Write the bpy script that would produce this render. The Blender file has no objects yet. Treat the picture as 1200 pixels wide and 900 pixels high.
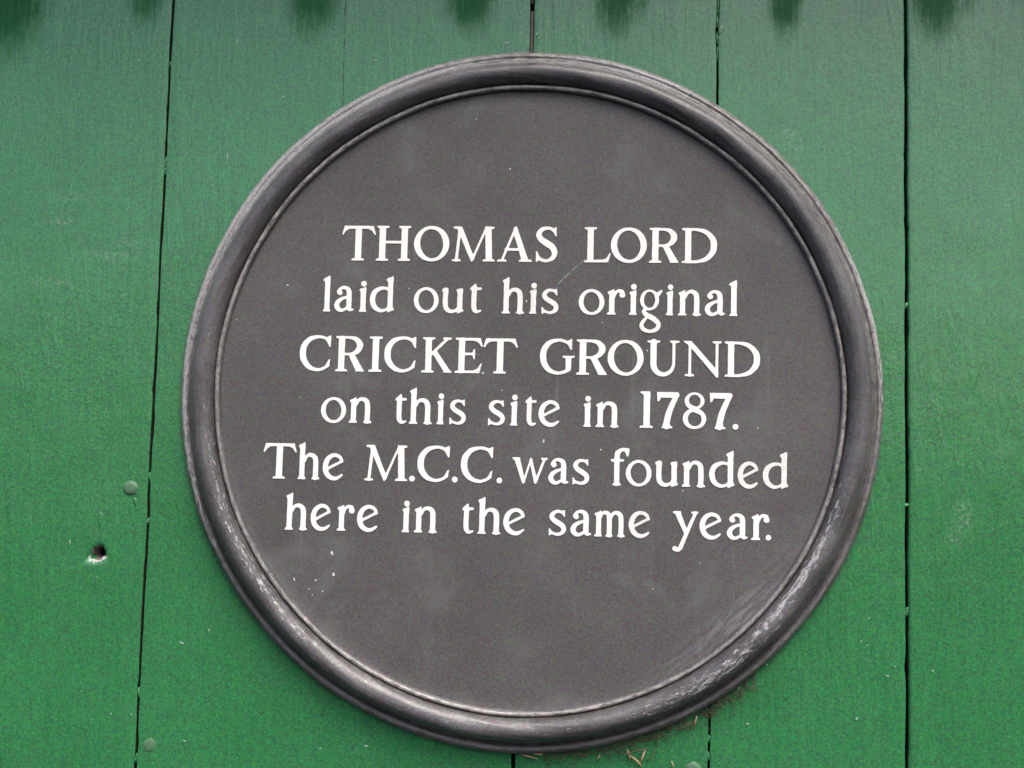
import bpy, math, random
import numpy as np
from mathutils import Vector, Matrix
from mathutils.geometry import tessellate_polygon

random.seed(7)
rng = np.random.default_rng(11)
SC = bpy.context.scene
COL = SC.collection

# ------------------------------------------------------------------ camera
F_PX = 1170.0                                   # focal length in pixels of a 1200 px wide frame
PITCH, YAW, ROLL = math.radians(3.69), math.radians(3.01), math.radians(-1.43)
CAM = np.array([0.0329, -0.856, -0.046])        # metres from the centre of the plaque; wall plane is y = 0
TILT = 0.0063                                   # the plaque hangs a hair off level


def cam_axes():
    cp, sp, cy, sy = math.cos(PITCH), math.sin(PITCH), math.cos(YAW), math.sin(YAW)
    fwd = np.array([-sy * cp, cy * cp, sp])
    right = np.array([cy, sy, 0.0])
    down = np.cross(fwd, right)
    c, s = math.cos(ROLL), math.sin(ROLL)
    return right * c + down * s, -right * s + down * c, fwd


AX_R, AX_D, AX_F = cam_axes()
cam_data = bpy.data.cameras.new("camera")
cam_data.sensor_width = 36.0
cam_data.lens = 36.0 * F_PX / 1200.0
cam_data.clip_start = 0.02
cam_data.clip_end = 500
cam = bpy.data.objects.new("camera", cam_data)
m3 = np.stack([AX_R, -AX_D, -AX_F], 1)
cam.matrix_world = Matrix.Translation(Vector(CAM)) @ Matrix(m3.tolist()).to_4x4()
COL.objects.link(cam)
SC.camera = cam


def at(px, py, y=0.0):
    """point of the vertical plane at depth y seen at a place of the photograph"""
    d = (px - 600) / F_PX * AX_R + (py - 450) / F_PX * AX_D + AX_F
    t = (y - CAM[1]) / d[1]
    return CAM + d * t


# ------------------------------------------------------------------ light
SUN_EL, SUN_AZ = math.radians(60), math.radians(30)     # azimuth from the wall's normal towards the right
world = bpy.data.worlds.new("World")
SC.world = world
world.use_nodes = True
wn = world.node_tree.nodes
wl = world.node_tree.links
sky = wn.new("ShaderNodeTexSky")
sky.sky_type = 'NISHITA'
sky.sun_disc = False
sky.sun_elevation = SUN_EL
sky.sun_rotation = math.pi - SUN_AZ
sky.air_density = 1.0
sky.dust_density = 5.0
sky.ozone_density = 0.0
wl.new(sky.outputs[0], wn["Background"].inputs[0])
wn["Background"].inputs[1].default_value = 0.12
sun_data = bpy.data.lights.new("sun", 'SUN')
sun_data.energy = 1.6
sun_data.angle = math.radians(35)
sun_data.color = (1.0, 0.96, 0.91)
sun = bpy.data.objects.new("sun", sun_data)
sd = Vector((math.sin(SUN_AZ) * math.cos(SUN_EL), -math.cos(SUN_AZ) * math.cos(SUN_EL), math.sin(SUN_EL)))
sun.rotation_euler = sd.to_track_quat('Z', 'Y').to_euler()
COL.objects.link(sun)

SC.view_settings.view_transform = 'Standard'
SC.view_settings.look = 'None'
SC.view_settings.exposure = 0.98
SC.view_settings.gamma = 1.0

# ------------------------------------------------------------------ helpers
def tag(o, label=None, cat=None, group=None, kind=None):
    if label: o["label"] = label
    if cat: o["category"] = cat
    if group: o["group"] = group
    if kind: o["kind"] = kind
    return o


def empty(name, loc=(0, 0, 0)):
    o = bpy.data.objects.new(name, None)
    o.empty_display_size = 0.05
    o.location = loc
    COL.objects.link(o)
    return o


def mesh_obj(name, verts, faces, mats, parent=None, origin=(0, 0, 0), smooth=True, uv=None, fmat=None, attr=None):
    """verts in metres of the place; origin is where the object's own origin sits"""
    v = np.asarray(verts, float) - np.asarray(origin, float)
    me = bpy.data.meshes.new(name)
    me.from_pydata(v.tolist(), [], [list(f) for f in faces])
    if not isinstance(mats, (list, tuple)): mats = [mats]
    for m in mats: me.materials.append(m)
    if smooth: me.polygons.foreach_set("use_smooth", [True] * len(me.polygons))
    if fmat is not None: me.polygons.foreach_set("material_index", list(fmat))
    if uv is not None:
        lay = me.uv_layers.new(name="UVMap")
        idx = np.empty(len(me.loops), int)
        me.loops.foreach_get("vertex_index", idx)
        lay.data.foreach_set("uv", np.asarray(uv, float)[idx].ravel())
    if attr:
        for k, a in attr.items():
            at_ = me.attributes.new(k, 'FLOAT', 'POINT')
            at_.data.foreach_set("value", np.asarray(a, float))
    me.update()
    o = bpy.data.objects.new(name, me)
    if parent is not None:
        o.parent = parent
        o.location = Vector(origin) - parent.location
    else:
        o.location = origin
    COL.objects.link(o)
    return o


class NT:
    """small helper that writes node graphs"""
    def __init__(self, name):
        self.m = bpy.data.materials.new(name)
        self.m.use_nodes = True
        self.t = self.m.node_tree
        self.b = self.t.nodes["Principled BSDF"]

    def n(self, typ, **kw):
        nd = self.t.nodes.new(typ)
        for k, v in kw.items(): setattr(nd, k, v)
        return nd

    def link(self, a, b): self.t.links.new(a, b)

    def put(self, sock, v):
        if isinstance(v, bpy.types.NodeSocket): self.link(v, sock)
        else: sock.default_value = v

    def math(self, op, a, b=None, c=None, clamp=False):
        nd = self.n("ShaderNodeMath", operation=op, use_clamp=clamp)
        self.put(nd.inputs[0], a)
        if b is not None: self.put(nd.inputs[1], b)
        if c is not None: self.put(nd.inputs[2], c)
        return nd.outputs[0]

    def uv(self): return self.n("ShaderNodeUVMap", uv_map="UVMap").outputs[0]

    def obj(self): return self.n("ShaderNodeTexCoord").outputs["Object"]

    def scale(self, v, s):
        nd = self.n("ShaderNodeMapping")
        self.link(v, nd.inputs[0])
        nd.inputs["Scale"].default_value = s
        return nd.outputs[0]

    def noise(self, v, scale, detail=4, rough=0.55, dist=0.0):
        nd = self.n("ShaderNodeTexNoise")
        self.link(v, nd.inputs["Vector"])
        nd.inputs["Scale"].default_value = scale
        nd.inputs["Detail"].default_value = detail
        nd.inputs["Roughness"].default_value = rough
        nd.inputs["Distortion"].default_value = dist
        return nd.outputs[0]

    def ramp(self, v, a, b, lo=0.0, hi=1.0, smooth=True):
        nd = self.n("ShaderNodeMapRange", interpolation_type='SMOOTHSTEP' if smooth else 'LINEAR')
        self.put(nd.inputs[0], v)
        nd.inputs[1].default_value = a
        nd.inputs[2].default_value = b
        nd.inputs[3].default_value = lo
        nd.inputs[4].default_value = hi
        return nd.outputs[0]

    def mix(self, f, a, b):
        nd = self.n("ShaderNodeMix", data_type='RGBA')
        self.put(nd.inputs[0], f)
        for s, v in ((nd.inputs[6], a), (nd.inputs[7], b)):
            if isinstance(v, bpy.types.NodeSocket): self.link(v, s)
            else: s.default_value = (*v, 1.0)
        return nd.outputs[2]

    def rotz(self, v, deg):
        nd = self.n("ShaderNodeMapping")
        self.link(v, nd.inputs[0])
        nd.inputs["Rotation"].default_value = (0, 0, math.radians(-deg))
        return nd.outputs[0]

    def grain(self, v, c, scale, f):
        nd = self.n("ShaderNodeTexNoise")
        self.link(v, nd.inputs["Vector"])
        nd.inputs["Scale"].default_value = scale
        nd.inputs["Detail"].default_value = 2
        nd.inputs["Roughness"].default_value = 0.8
        m = self.n("ShaderNodeMix", data_type='RGBA', blend_type='OVERLAY')
        m.inputs[0].default_value = f
        self.link(c, m.inputs[6])
        cv = self.n("ShaderNodeBrightContrast")
        self.link(nd.outputs[1], cv.inputs[0])
        cv.inputs["Contrast"].default_value = 1.6
        self.link(cv.outputs[0], m.inputs[7])
        return m.outputs[2]

    def attr(self, name): return self.n("ShaderNodeAttribute", attribute_name=name).outputs["Fac"]

    def bump(self, h, strength, dist, prev=None):
        nd = self.n("ShaderNodeBump")
        self.put(nd.inputs["Strength"], strength)
        nd.inputs["Distance"].default_value = dist
        self.link(h, nd.inputs["Height"])
        if prev is not None: self.link(prev, nd.inputs["Normal"])
        return nd.outputs[0]

    def done(self, color=None, rough=None, normal=None, metal=None, spec=None):
        if color is not None:
            if isinstance(color, bpy.types.NodeSocket): self.link(color, self.b.inputs["Base Color"])
            else: self.b.inputs["Base Color"].default_value = (*color, 1.0)
        if rough is not None: self.put(self.b.inputs["Roughness"], rough)
        if metal is not None: self.put(self.b.inputs["Metallic"], metal)
        if spec is not None: self.put(self.b.inputs["Specular IOR Level"], spec)
        if normal is not None: self.link(normal, self.b.inputs["Normal"])
        return self.m


# ------------------------------------------------------------------ materials
def mat_green(name="green_gloss_paint", rough=0.0):
    k = NT(name)
    v = k.uv()
    mott = k.noise(v, 9, 5, 0.6)
    fine = k.noise(v, 420, 3, 0.7)
    streaky = k.noise(k.scale(v, (170, 7, 1)), 1.0, 5, 0.65, 0.5)
    rip = k.noise(k.scale(v, (95, 14, 1)), 1.0, 4, 0.55, 1.2)
    c = k.mix(k.ramp(mott, 0.3, 0.7), (0.031, 0.166, 0.058), (0.040, 0.196, 0.073))
    c = k.mix(k.ramp(streaky, 0.35, 0.7, 0.0, 0.4), c, (0.020, 0.150, 0.050))
    c = k.mix(k.ramp(fine, 0.32, 0.68, 0.0, 0.5), c, (0.030, 0.215, 0.098))
    fine2 = k.noise(v, 560, 2, 0.7, 0.6)
    c = k.mix(k.ramp(fine2, 0.45, 0.72, 0.0, 0.5), c, (0.078, 0.185, 0.060))
    c = k.grain(v, c, 620, 0.5)
    # painted shade and dark reflections from overhead, and pale rubbed spots
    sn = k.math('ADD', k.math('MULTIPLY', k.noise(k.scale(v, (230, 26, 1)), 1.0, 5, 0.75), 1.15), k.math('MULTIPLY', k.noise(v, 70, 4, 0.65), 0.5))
    st = k.ramp(k.math('SUBTRACT', k.attr("painted_shade"), k.math('MULTIPLY', sn, 0.72)), -0.20, 0.42)
    st = k.math('MULTIPLY', st, k.ramp(k.attr("painted_shade"), 0.0, 0.25))
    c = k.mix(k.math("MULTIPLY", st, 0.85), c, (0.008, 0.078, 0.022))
    pale_tone = k.math('MULTIPLY', k.ramp(k.noise(v, 150, 4, 0.7), 0.66, 0.78), 0.3)  # scattered dusty specks
    c = k.mix(pale_tone, c, (0.14, 0.27, 0.16))
    rub = k.math('MULTIPLY', k.attr("rub"), k.ramp(k.noise(v, 260, 3, 0.7), 0.46, 0.66, 0.0, 0.55))
    c = k.mix(rub, c, (0.38, 0.45, 0.41))
    r = k.math('ADD', k.ramp(k.noise(v, 26, 4, 0.6), 0.3, 0.7, 0.13, 0.26), rough)
    b1 = k.bump(k.noise(v, 11, 3, 0.5), 0.35, 0.004)
    b2 = k.bump(rip, k.ramp(k.noise(v, 5, 3), 0.35, 0.65, 0.3, 0.85), 0.0016, k.bump(streaky, 0.30, 0.0006, b1))
    b3 = k.bump(k.noise(v, 240, 3, 0.65), k.ramp(k.noise(v, 6, 3), 0.35, 0.65, 0.10, 0.38), 0.0009, b2)
    return k.done(c, r, b3, spec=k.math("MULTIPLY_ADD", st, -0.68, 0.8))


def mat_joint():
    k = NT("dirty_bare_wood")
    v = k.obj()
    n = k.noise(k.scale(v, (60, 60, 500)), 1.0, 4)
    return k.done(k.mix(n, (0.08, 0.062, 0.055), (0.22, 0.18, 0.16)), 0.85)


def mat_dark():
    k = NT("dark_backing")
    n = k.noise(k.obj(), 80, 4)
    return k.done(k.mix(n, (0.004, 0.006, 0.005), (0.012, 0.016, 0.012)), 0.9)


def mat_face():
    k = NT("slate_grey_paint")
    v = k.uv()
    big = k.noise(v, 7, 5, 0.6)
    fine = k.noise(v, 520, 3, 0.7)
    c = k.mix(k.ramp(big, 0.3, 0.7), (0.077, 0.0745, 0.076), (0.103, 0.0995, 0.102))
    c = k.mix(k.ramp(fine, 0.3, 0.7, 0.0, 0.5), c, (0.120, 0.111, 0.113))
    c = k.grain(v, c, 640, 0.45)
    bloom = k.math('MULTIPLY', k.ramp(k.noise(v, 16, 5, 0.65, 0.6), 0.52, 0.72), 0.5)
    c = k.mix(bloom, c, (0.145, 0.152, 0.15))
    # chalky streaks running down the plate
    dr = k.math('MULTIPLY', k.ramp(k.noise(k.scale(v, (60, 5, 1)), 1.0, 4, 0.6, 0.8), 0.62, 0.78), 0.25)
    c = k.mix(dr, c, (0.2, 0.22, 0.21))
    rub = k.math('MULTIPLY', k.attr("rub"), k.ramp(k.noise(k.scale(k.rotz(v, 44), (30, 260, 1)), 1.0, 5, 0.7, 0.4), 0.42, 0.66))
    c = k.mix(k.math("MULTIPLY", rub, 0.5), c, (0.36, 0.36, 0.38))
    r = k.ramp(k.noise(v, 30, 4), 0.3, 0.7, 0.42, 0.58)
    b = k.bump(k.noise(v, 330, 3, 0.6), 0.25, 0.0004, k.bump(k.noise(v, 14, 3), 0.2, 0.003))
    return k.done(c, r, b, spec=0.22)


def mat_rim():
    k = NT("worn_lead_paint")
    v = k.uv()                                        # u runs round the ring, v across the moulding
    streak = k.noise(k.scale(v, (34, 420, 1)), 1.0, 6, 0.7, 0.4)
    fine = k.noise(v, 480, 4, 0.75)
    big = k.noise(v, 14, 4, 0.6)
    chips = k.noise(k.scale(v, (120, 420, 1)), 1.0, 6, 0.75, 0.3)
    c = k.mix(k.ramp(big, 0.3, 0.7), (0.064, 0.062, 0.066), (0.132, 0.128, 0.138))
    c = k.mix(k.ramp(streak, 0.45, 0.72, 0.0, 0.45), c, (0.16, 0.152, 0.155))
    c = k.mix(k.ramp(fine, 0.5, 0.7, 0.0, 0.6), c, (0.032, 0.029, 0.028))
    c = k.grain(v, c, 600, 0.45)
    du = k.math('MULTIPLY', k.attr("pale_tone"), k.ramp(k.noise(k.scale(v, (110, 260, 1)), 1.0, 6, 0.75, 0.3), 0.34, 0.64))  # aged pale paint, plus light painted on the rim's top and lip
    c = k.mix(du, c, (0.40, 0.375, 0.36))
    wear = k.ramp(k.math('ADD', k.math('MULTIPLY', k.attr("wear"), 0.42), chips), 0.66, 0.74)
    c = k.mix(wear, c, k.mix(k.ramp(fine, 0.4, 0.6), (0.27, 0.265, 0.265), (0.46, 0.46, 0.475)))
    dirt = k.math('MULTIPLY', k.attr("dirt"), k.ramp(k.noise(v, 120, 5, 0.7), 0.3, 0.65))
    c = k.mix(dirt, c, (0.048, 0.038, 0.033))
    r = k.ramp(streak, 0.3, 0.7, 0.24, 0.40)
    b = k.bump(chips, 0.4, 0.0007, k.bump(k.noise(v, 60, 4), 0.4, 0.0015))
    return k.done(c, r, b, spec=0.5)


def mat_letter():
    k = NT("white_enamel")
    v = k.obj()
    c = k.mix(k.ramp(k.noise(v, 25, 4), 0.35, 0.7), (0.88, 0.88, 0.87), (0.84, 0.83, 0.79))
    d = k.math('MULTIPLY', k.ramp(k.noise(v, 170, 5, 0.7), 0.66, 0.8), 0.4)
    c = k.mix(d, c, (0.42, 0.38, 0.33))
    g = k.math('MULTIPLY', k.attr("worn"), k.ramp(k.noise(v, 420, 4, 0.7), 0.42, 0.6))
    c = k.mix(k.math("MULTIPLY", g, 0.32), c, (0.3, 0.28, 0.27))
    return k.done(c, 0.45, k.bump(k.noise(v, 500, 3), 0.2, 0.0003), spec=0.4)


def mat_plain(name, a, b, scale, rough):
    k = NT(name)
    return k.done(k.mix(k.noise(k.obj(), scale, 4), a, b), rough)


M_GREEN, M_JOINT, M_DARK = mat_green(), mat_joint(), mat_dark()
M_GREENR = mat_green("green_dull_paint", 0.35)
M_FACE, M_RIM, M_LET = mat_face(), mat_rim(), mat_letter()
M_FLECK = mat_plain("pale_fleck", (0.55, 0.57, 0.56), (0.72, 0.72, 0.70), 300, 0.6)
M_FLECKG = mat_plain("pale_green_scuff", (0.25, 0.40, 0.32), (0.36, 0.46, 0.41), 300, 0.6)
M_FLECKD = mat_plain("verdigris_scratch", (0.13, 0.17, 0.155), (0.24, 0.29, 0.27), 300, 0.6)
M_CHIP = mat_plain("bare_chip", (0.20, 0.25, 0.22), (0.50, 0.52, 0.50), 260, 0.8)
M_NAIL = mat_plain("weathered_green_nail", (0.045, 0.15, 0.07), (0.10, 0.19, 0.11), 420, 0.6)
M_CRACK = mat_plain("dark_green_crack", (0.006, 0.03, 0.012), (0.014, 0.06, 0.026), 200, 0.8)
M_STRAW = mat_plain("dry_straw", (0.34, 0.24, 0.12), (0.52, 0.42, 0.25), 200, 0.8)
M_COBWEB = mat_plain("brown_fluff", (0.07, 0.05, 0.035), (0.16, 0.11, 0.08), 300, 0.95)

# ------------------------------------------------------------------ smooth noise for geometry
def wob(t, seed, amp, f0=1.0, n=5):
    g = np.random.default_rng(seed)
    r = np.zeros_like(np.asarray(t, float))
    for i in range(n):
        r += amp / (1 + i) * np.sin(np.asarray(t) * f0 * (1.7 ** i) * 2 * math.pi + g.uniform(0, 6.28))
    return r


# ------------------------------------------------------------------ the green board wall
Z_TOP, Z_BOT = 0.62, -0.62
THICK = 0.019


def line_at(a, b):
    A, B = at(*a), at(*b)
    return lambda z: A[0] + (B[0] - A[0]) * (z - A[2]) / (B[2] - A[2])


# joints: the line in the place, half width of the opening (m)
JOINTS = [
    (line_at((-17, 0), (-66, 900)), 0.0015),
    (line_at((203, 0), (158, 900)), 0.0012),
    (line_at((624, 0), (601, 900)), 0.0016),
    (line_at((842, 0), (830.5, 900)), 0.0009),
    (line_at((1062, 0), (1064, 900)), 0.0011),
    (line_at((1284, 0), (1300, 900)), 0.0015),
]
HAIR = None
BEV = {JOINTS[4][0]: 0.0019, JOINTS[2][0]: 0.0009}
EDGE_L = lambda z: -0.68 + 0 * z
EDGE_R = lambda z: 0.72 + 0 * z

wall = empty("board_wall", (0, 0, Z_BOT))
tag(wall, "green painted timber wall of upright boards behind the round plaque", "wall")

# shade and dark reflections painted along the top of the frame: px, py, half width, length
SHADE_PATCHES = [(172, -12, 26, 52, .85), (368, -12, 38, 64, .95), (352, -12, 18, 36, .7), (552, -14, 34, 62, 1.0), (585, -14, 16, 36, .6), (722, -12, 30, 64, .95), (752, -12, 16, 46, .7),
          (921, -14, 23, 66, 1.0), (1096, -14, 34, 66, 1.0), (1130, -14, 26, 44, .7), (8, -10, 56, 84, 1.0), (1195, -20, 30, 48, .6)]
RUBS = [(1129, 605, 8, 16, .9), (1116, 630, 7, 10, .6), (964, 78, 7, 6, .6), (926, 158, 9, 9, .6), (930, 175, 9, 4, .8), (936, 190, 4, 8, .5), (1180, 235, 10, 16, .3), (80, 232, 26, 3, .6), (70, 258, 22, 3, .6), (126, 300, 26, 5, .7), (60, 330, 22, 4, .45), (150, 285, 14, 4, .5)]
HOLE = (114, 648)


def bell(X, Z, spots):
    a = np.zeros_like(X)
    for (px, py, hw, ln, s) in spots:
        p = at(px, py)
        u = at(px + hw, py)[0] - p[0]
        w = p[2] - at(px, py + ln)[2]
        d = np.sqrt(((X - p[0]) / u) ** 2 + ((Z - p[2]) / w) ** 2)
        a = np.maximum(a, s * np.clip(1.45 - d, 0, 1) ** 0.8)
    return np.clip(a, 0, 1)


def board(i, fl, hl, fr, hr, name):
    zs = np.linspace(Z_BOT, Z_TOP, 312)
    bl = np.where(fl is HAIR, 0.0004 * np.clip((zs - 0.05) / 0.3, 0.02, 1), BEV.get(fl, 0.0007)) + 0 * zs
    br = np.where(fr is HAIR, 0.0004 * np.clip((zs - 0.05) / 0.3, 0.02, 1), BEV.get(fr, 0.0007)) + 0 * zs
    sm = 0.08 if fl is HAIR else 1.0
    sr = 0.08 if fr is HAIR else 1.0
    L = fl(zs) + hl + wob(zs, 100 + i, 0.00028, 6) * sm
    R = fr(zs) - hr + wob(zs, 200 + i, 0.00028, 6) * sr
    # little bites out of the arrises
    for k in range(26):
        z0 = rng.uniform(Z_BOT, Z_TOP); w = rng.uniform(0.002, 0.008); d = rng.uniform(0.0002, 0.0008)
        if rng.random() < 0.5: L += sm * d * np.exp(-((zs - z0) / w) ** 2)
        else: R -= sr * d * np.exp(-((zs - z0) / w) ** 2)
    nx = 34
    t = np.linspace(0, 1, nx)
    # columns: back edge, deep side, bevel..., face..., bevel, side
    offs = [(0, None), (0, 1.2), (0.25, 0.45), (0.7, 0.1)]
    cols = []
    for dx, dy in offs: cols.append((L + dx * bl, THICK + 0 * zs if dy is None else dy * bl))
    for tt in t:
        x = L + bl * 1.3 + (R - L - 1.3 * bl - 1.3 * br) * tt
        cols.append((x, np.zeros_like(zs)))
    for dx, dy in offs[::-1]: cols.append((R - dx * br, THICK + 0 * zs if dy is None else dy * br))
    X = np.stack([c[0] for c in cols], 0); Y = np.stack([c[1] for c in cols], 0)
    Z = np.broadcast_to(zs, X.shape).copy()
    step = [0.0, 0.0003, 0.0, 0.0, 0.0004, -0.0003, 0.0006, 0.0][i]
    u = (X - X.mean()) / (0.5 * (X.max() - X.min()))
    Y = Y + step + 0.0007 * u ** 2 * (1 if i % 2 else -1) * 0.5  + 0.0003 * np.sin(Z * 9 + i) + (Y < 0.001) * 0
    faces = []
    nc, nz = X.shape
    hx, hz = at(*HOLE)[0], at(*HOLE)[2]
    verts = np.stack([X.ravel(), Y.ravel(), Z.ravel()], 1)
    hole = None
    for a in range(nc - 1):
        for b in range(nz - 1):
            faces.append((a * nz + b, (a + 1) * nz + b, (a + 1) * nz + b + 1, a * nz + b + 1))
    if i == 1:                                   # the board with the knot hole: widen one patch into a ring
        keep = []
        cut = 0.0125
        for f in faces:
            c = verts[list(f)].mean(0)
            if not (abs(c[0] - hx) < cut and abs(c[2] - hz) < cut and c[1] < 0.004): keep.append(f)
        gone = set(map(tuple, faces)) - set(map(tuple, keep))
        # boundary loop of the removed patch
        ed = {}
        for f in gone:
            for q in range(4):
                e = (f[q], f[(q + 1) % 4]); ed[e] = 1
        bd = [e for e in ed if (e[1], e[0]) not in ed]
        nxt = {e[0]: e[1] for e in bd}
        s0 = bd[0][0]; loop = [s0]
        while nxt[loop[-1]] != s0: loop.append(nxt[loop[-1]])
        vl = verts.tolist()
        cen = np.array([hx, 0, hz])
        ang = [math.atan2(vl[q][2] - hz, vl[q][0] - hx) for q in loop]
        prev = loop
        y0 = float(np.mean([vl[q][1] for q in loop]))
        for (rad, dy) in ((0.0098, 0.0), (0.0074, 0.0003), (0.0060, 0.0012), (0.0050, 0.0035), (0.0044, 0.008), (0.0036, 0.015)):
            ring = []
            for th in ang:
                rr = rad * (1 + 0.16 * math.sin(2 * th + 0.6) + 0.10 * math.sin(5 * th + 2) + 0.06 * math.sin(9 * th))
                if math.sin(th) < -0.2 and dy > 0.0002 and rad > 0.0045: rr *= 1.25
                ring.append(len(vl)); vl.append([hx + rr * math.cos(th), y0 + dy, hz + rr * math.sin(th) * 1.15])
            n = len(loop)
            for q in range(n): keep.append((prev[q], prev[(q + 1) % n], ring[(q + 1) % n], ring[q]))
            prev = ring
        faces = keep
        verts = np.array(vl)
    xs, zz = verts[:, 0], verts[:, 2]
    st = bell(xs, zz, SHADE_PATCHES)
    rb = bell(xs, zz, RUBS)
    mats = [M_GREEN, M_DARK]
    fm = [1 if verts[list(f)][:, 1].max() > THICK * 0.9 else 0 for f in faces]
    if i == 1:
        mats = [M_GREEN, M_DARK, M_CHIP, M_JOINT]
        hd = np.hypot(xs - hx, zz - hz)
        for q, f in enumerate(faces):
            c = verts[list(f)].mean(0)
            h = math.hypot(c[0] - hx, c[2] - hz)
            if h < 0.0086 and c[2] < hz - 0.0028 and c[1] > 0.0002 and c[1] < 0.006: fm[q] = 2
            elif h < 0.0062 and c[1] > 0.002: fm[q] = 3
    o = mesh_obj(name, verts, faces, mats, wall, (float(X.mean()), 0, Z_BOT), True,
                 np.stack([xs, zz], 1), fm, {"painted_shade": st, "rub": rb})
    return o


edges = [(EDGE_L, 0.0)] + JOINTS + [(EDGE_R, 0.0)]
boards = []
for i in range(len(edges) - 1):
    boards.append(board(i, edges[i][0], edges[i][1], edges[i + 1][0], edges[i + 1][1], "board"))


def box(x0, x1, y0, y1, z0, z1):
    v = [(x, y, z) for x in (x0, x1) for y in (y0, y1) for z in (z0, z1)]
    f = [(0, 1, 3, 2), (4, 6, 7, 5), (0, 4, 5, 1), (2, 3, 7, 6), (0, 2, 6, 4), (1, 5, 7, 3)]
    return v, f


# unseen board added above the picture to keep light off the upper boards
v, f = box(-0.95, 0.95, -0.165, -0.004, 0.555, 0.577)
mesh_obj("added_shade_board", v, f, M_GREEN, wall, (0, -0.1, 0.555), False)
v, f = box(-0.7, 0.74, 0.0225, 0.034, Z_BOT, Z_TOP)
mesh_obj("backing", v, f, M_DARK, wall, (0, 0.03, Z_BOT), False)

# bare tongue showing inside the joint above the plaque
def ribbon(fx, hw, y, z0, z1, n=60, seed=1):
    zs = np.linspace(z0, z1, n)
    c = fx(zs) + wob(zs, seed, 0.00015, 9)
    V, Fc = [], []
    for q, z in enumerate(zs):
        for dx, dy in ((-hw, 0.004), (-hw, 0.0), (0, -0.0005), (hw, 0.0), (hw, 0.004)):
            V.append((c[q] + dx, y + dy, z))
        if q:
            for a in range(4):
                p = (q - 1) * 5 + a
                Fc.append((p, p + 1, p + 6, p + 5))
    return V, Fc


j = JOINTS[2][0]
v, f = ribbon(j, 0.0015, 0.0022, at(624, 66)[2], at(624, 12)[2])
mesh_obj("tongue", v, f, M_JOINT, wall, (float(j(0.3)), 0.003, 0.3))
v, f = ribbon(j, 0.0006, 0.002, at(624, 3)[2], at(624, -60)[2], 30, 5)
mesh_obj("tongue", v, f, M_JOINT, wall, (float(j(0.36)), 0.003, 0.36))


def blob(cx, cy, cz, rx, ry, rz, seed, nu=18, nv=10, jit=0.18):
    V, Fc = [], []
    g = np.random.default_rng(seed)
    ph = g.uniform(0, 6.28, 4)
    for a in range(nv + 1):
        th = math.pi * a / nv
        for b in range(nu):
            p = 2 * math.pi * b / nu
            w = 1 + jit * math.sin(2 * p + ph[0]) * math.sin(th) + jit * 0.6 * math.sin(3 * p + 4 * th + ph[1])
            V.append((cx + rx * w * math.sin(th) * math.cos(p), cy - ry * w * math.cos(th), cz + rz * w * math.sin(th) * math.sin(p)))
    for a in range(nv):
        for b in range(nu):
            Fc.append((a * nu + b, a * nu + (b + 1) % nu, (a + 1) * nu + (b + 1) % nu, (a + 1) * nu + b))
    return V, Fc


def mesh_uv(name, v, f, mat, parent, org):
    v = np.asarray(v, float)
    z = np.zeros(len(v))
    return mesh_obj(name, v, f, mat, parent, org, True, v[:, [0, 2]], None, {"painted_shade": z, "rub": z})


# clots of paint bridging the joints
CLOTS = [(1, 75, 5), (1, 190, 11), (1, 200, 7), (1, 559, 8), (1, 611, 8), (1, 813, 9), (1, 889, 8),
         (3, 8, 14), (3, 26, 16), (3, 45, 16), (3, 62, 12), (3, 866, 6), (3, 887, 7),
         (4, 358, 6), (4, 592, 5), (4, 717, 7)]
for q, (jj, py, ln) in enumerate(CLOTS):
    z = at(600, py)[2]
    fx = JOINTS[jj][0]
    for _ in range(2):
        px = 600 + (float(fx(z)) - at(600, py)[0]) * F_PX / 0.86
        z = at(px, py)[2]
    x = float(fx(z))
    hw = JOINTS[jj][1] + 0.0007
    v, f = blob(x, 0.0024, z, hw, 0.0017, ln * 0.00073 * 0.62, 40 + q, 18, 10, 0.3)
    mesh_uv("paint_clot", v, f, M_GREENR, wall, (x, 0.0016, z))


# a fine crack in the paint running down to the rim
cr_f = line_at((405, 0), (381, 900))
g_ = np.random.default_rng(3)
Vc, Fq = [], []
py = -60.0
while py < 128:
    L_ = g_.uniform(8, 26)
    for q in range(6):
        z = at(405, py + L_ * q / 5)[2]
        x = float(cr_f(z)) + g_.normal(0, 0.00012)
        w = g_.uniform(0.00022, 0.00042) * (0.3 if q in (0, 5) else 1)
        Vc += [(x - w, -0.0003, z), (x + w, -0.0003, z)]
        if q: n0 = len(Vc); Fq.append((n0 - 4, n0 - 2, n0 - 1, n0 - 3))
    py += L_ + g_.uniform(-2, 3)
Vc = np.array(Vc)
mesh_obj("paint_crack", Vc, [f[::-1] for f in Fq], M_CRACK, wall, Vc.mean(0), False)


# painted-over nail heads
def nail(px, py, r, name="nail_head", tail=True):
    p = at(px, py)
    V, Fc = [], []
    prof = [(1.28, 0.0006), (1.1, -0.0001), (1.0, -0.0005), (0.9, -0.0008), (0.6, -0.0011), (0.3, -0.0012), (0.0, -0.0012)]
    n = 28
    for rr, y in prof:
        for b in range(n):
            th = 2 * math.pi * b / n
            w = 1 + 0.05 * math.sin(2 * th + px) + 0.03 * math.sin(5 * th)
            V.append((p[0] + r * rr * w * math.cos(th), y, p[2] + r * rr * w * math.sin(th) * 1.02))
    for a in range(len(prof) - 1):
        for b in range(n):
            Fc.append((a * n + b, a * n + (b + 1) % n, (a + 1) * n + (b + 1) % n, (a + 1) * n + b))
    return mesh_uv(name, V, Fc, M_NAIL, wall, (p[0], 0, p[2]))


nail(152.5, 572, 0.0052)
nail(175.5, 873, 0.0056)
nail(813, 902, 0.0052)
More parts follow.
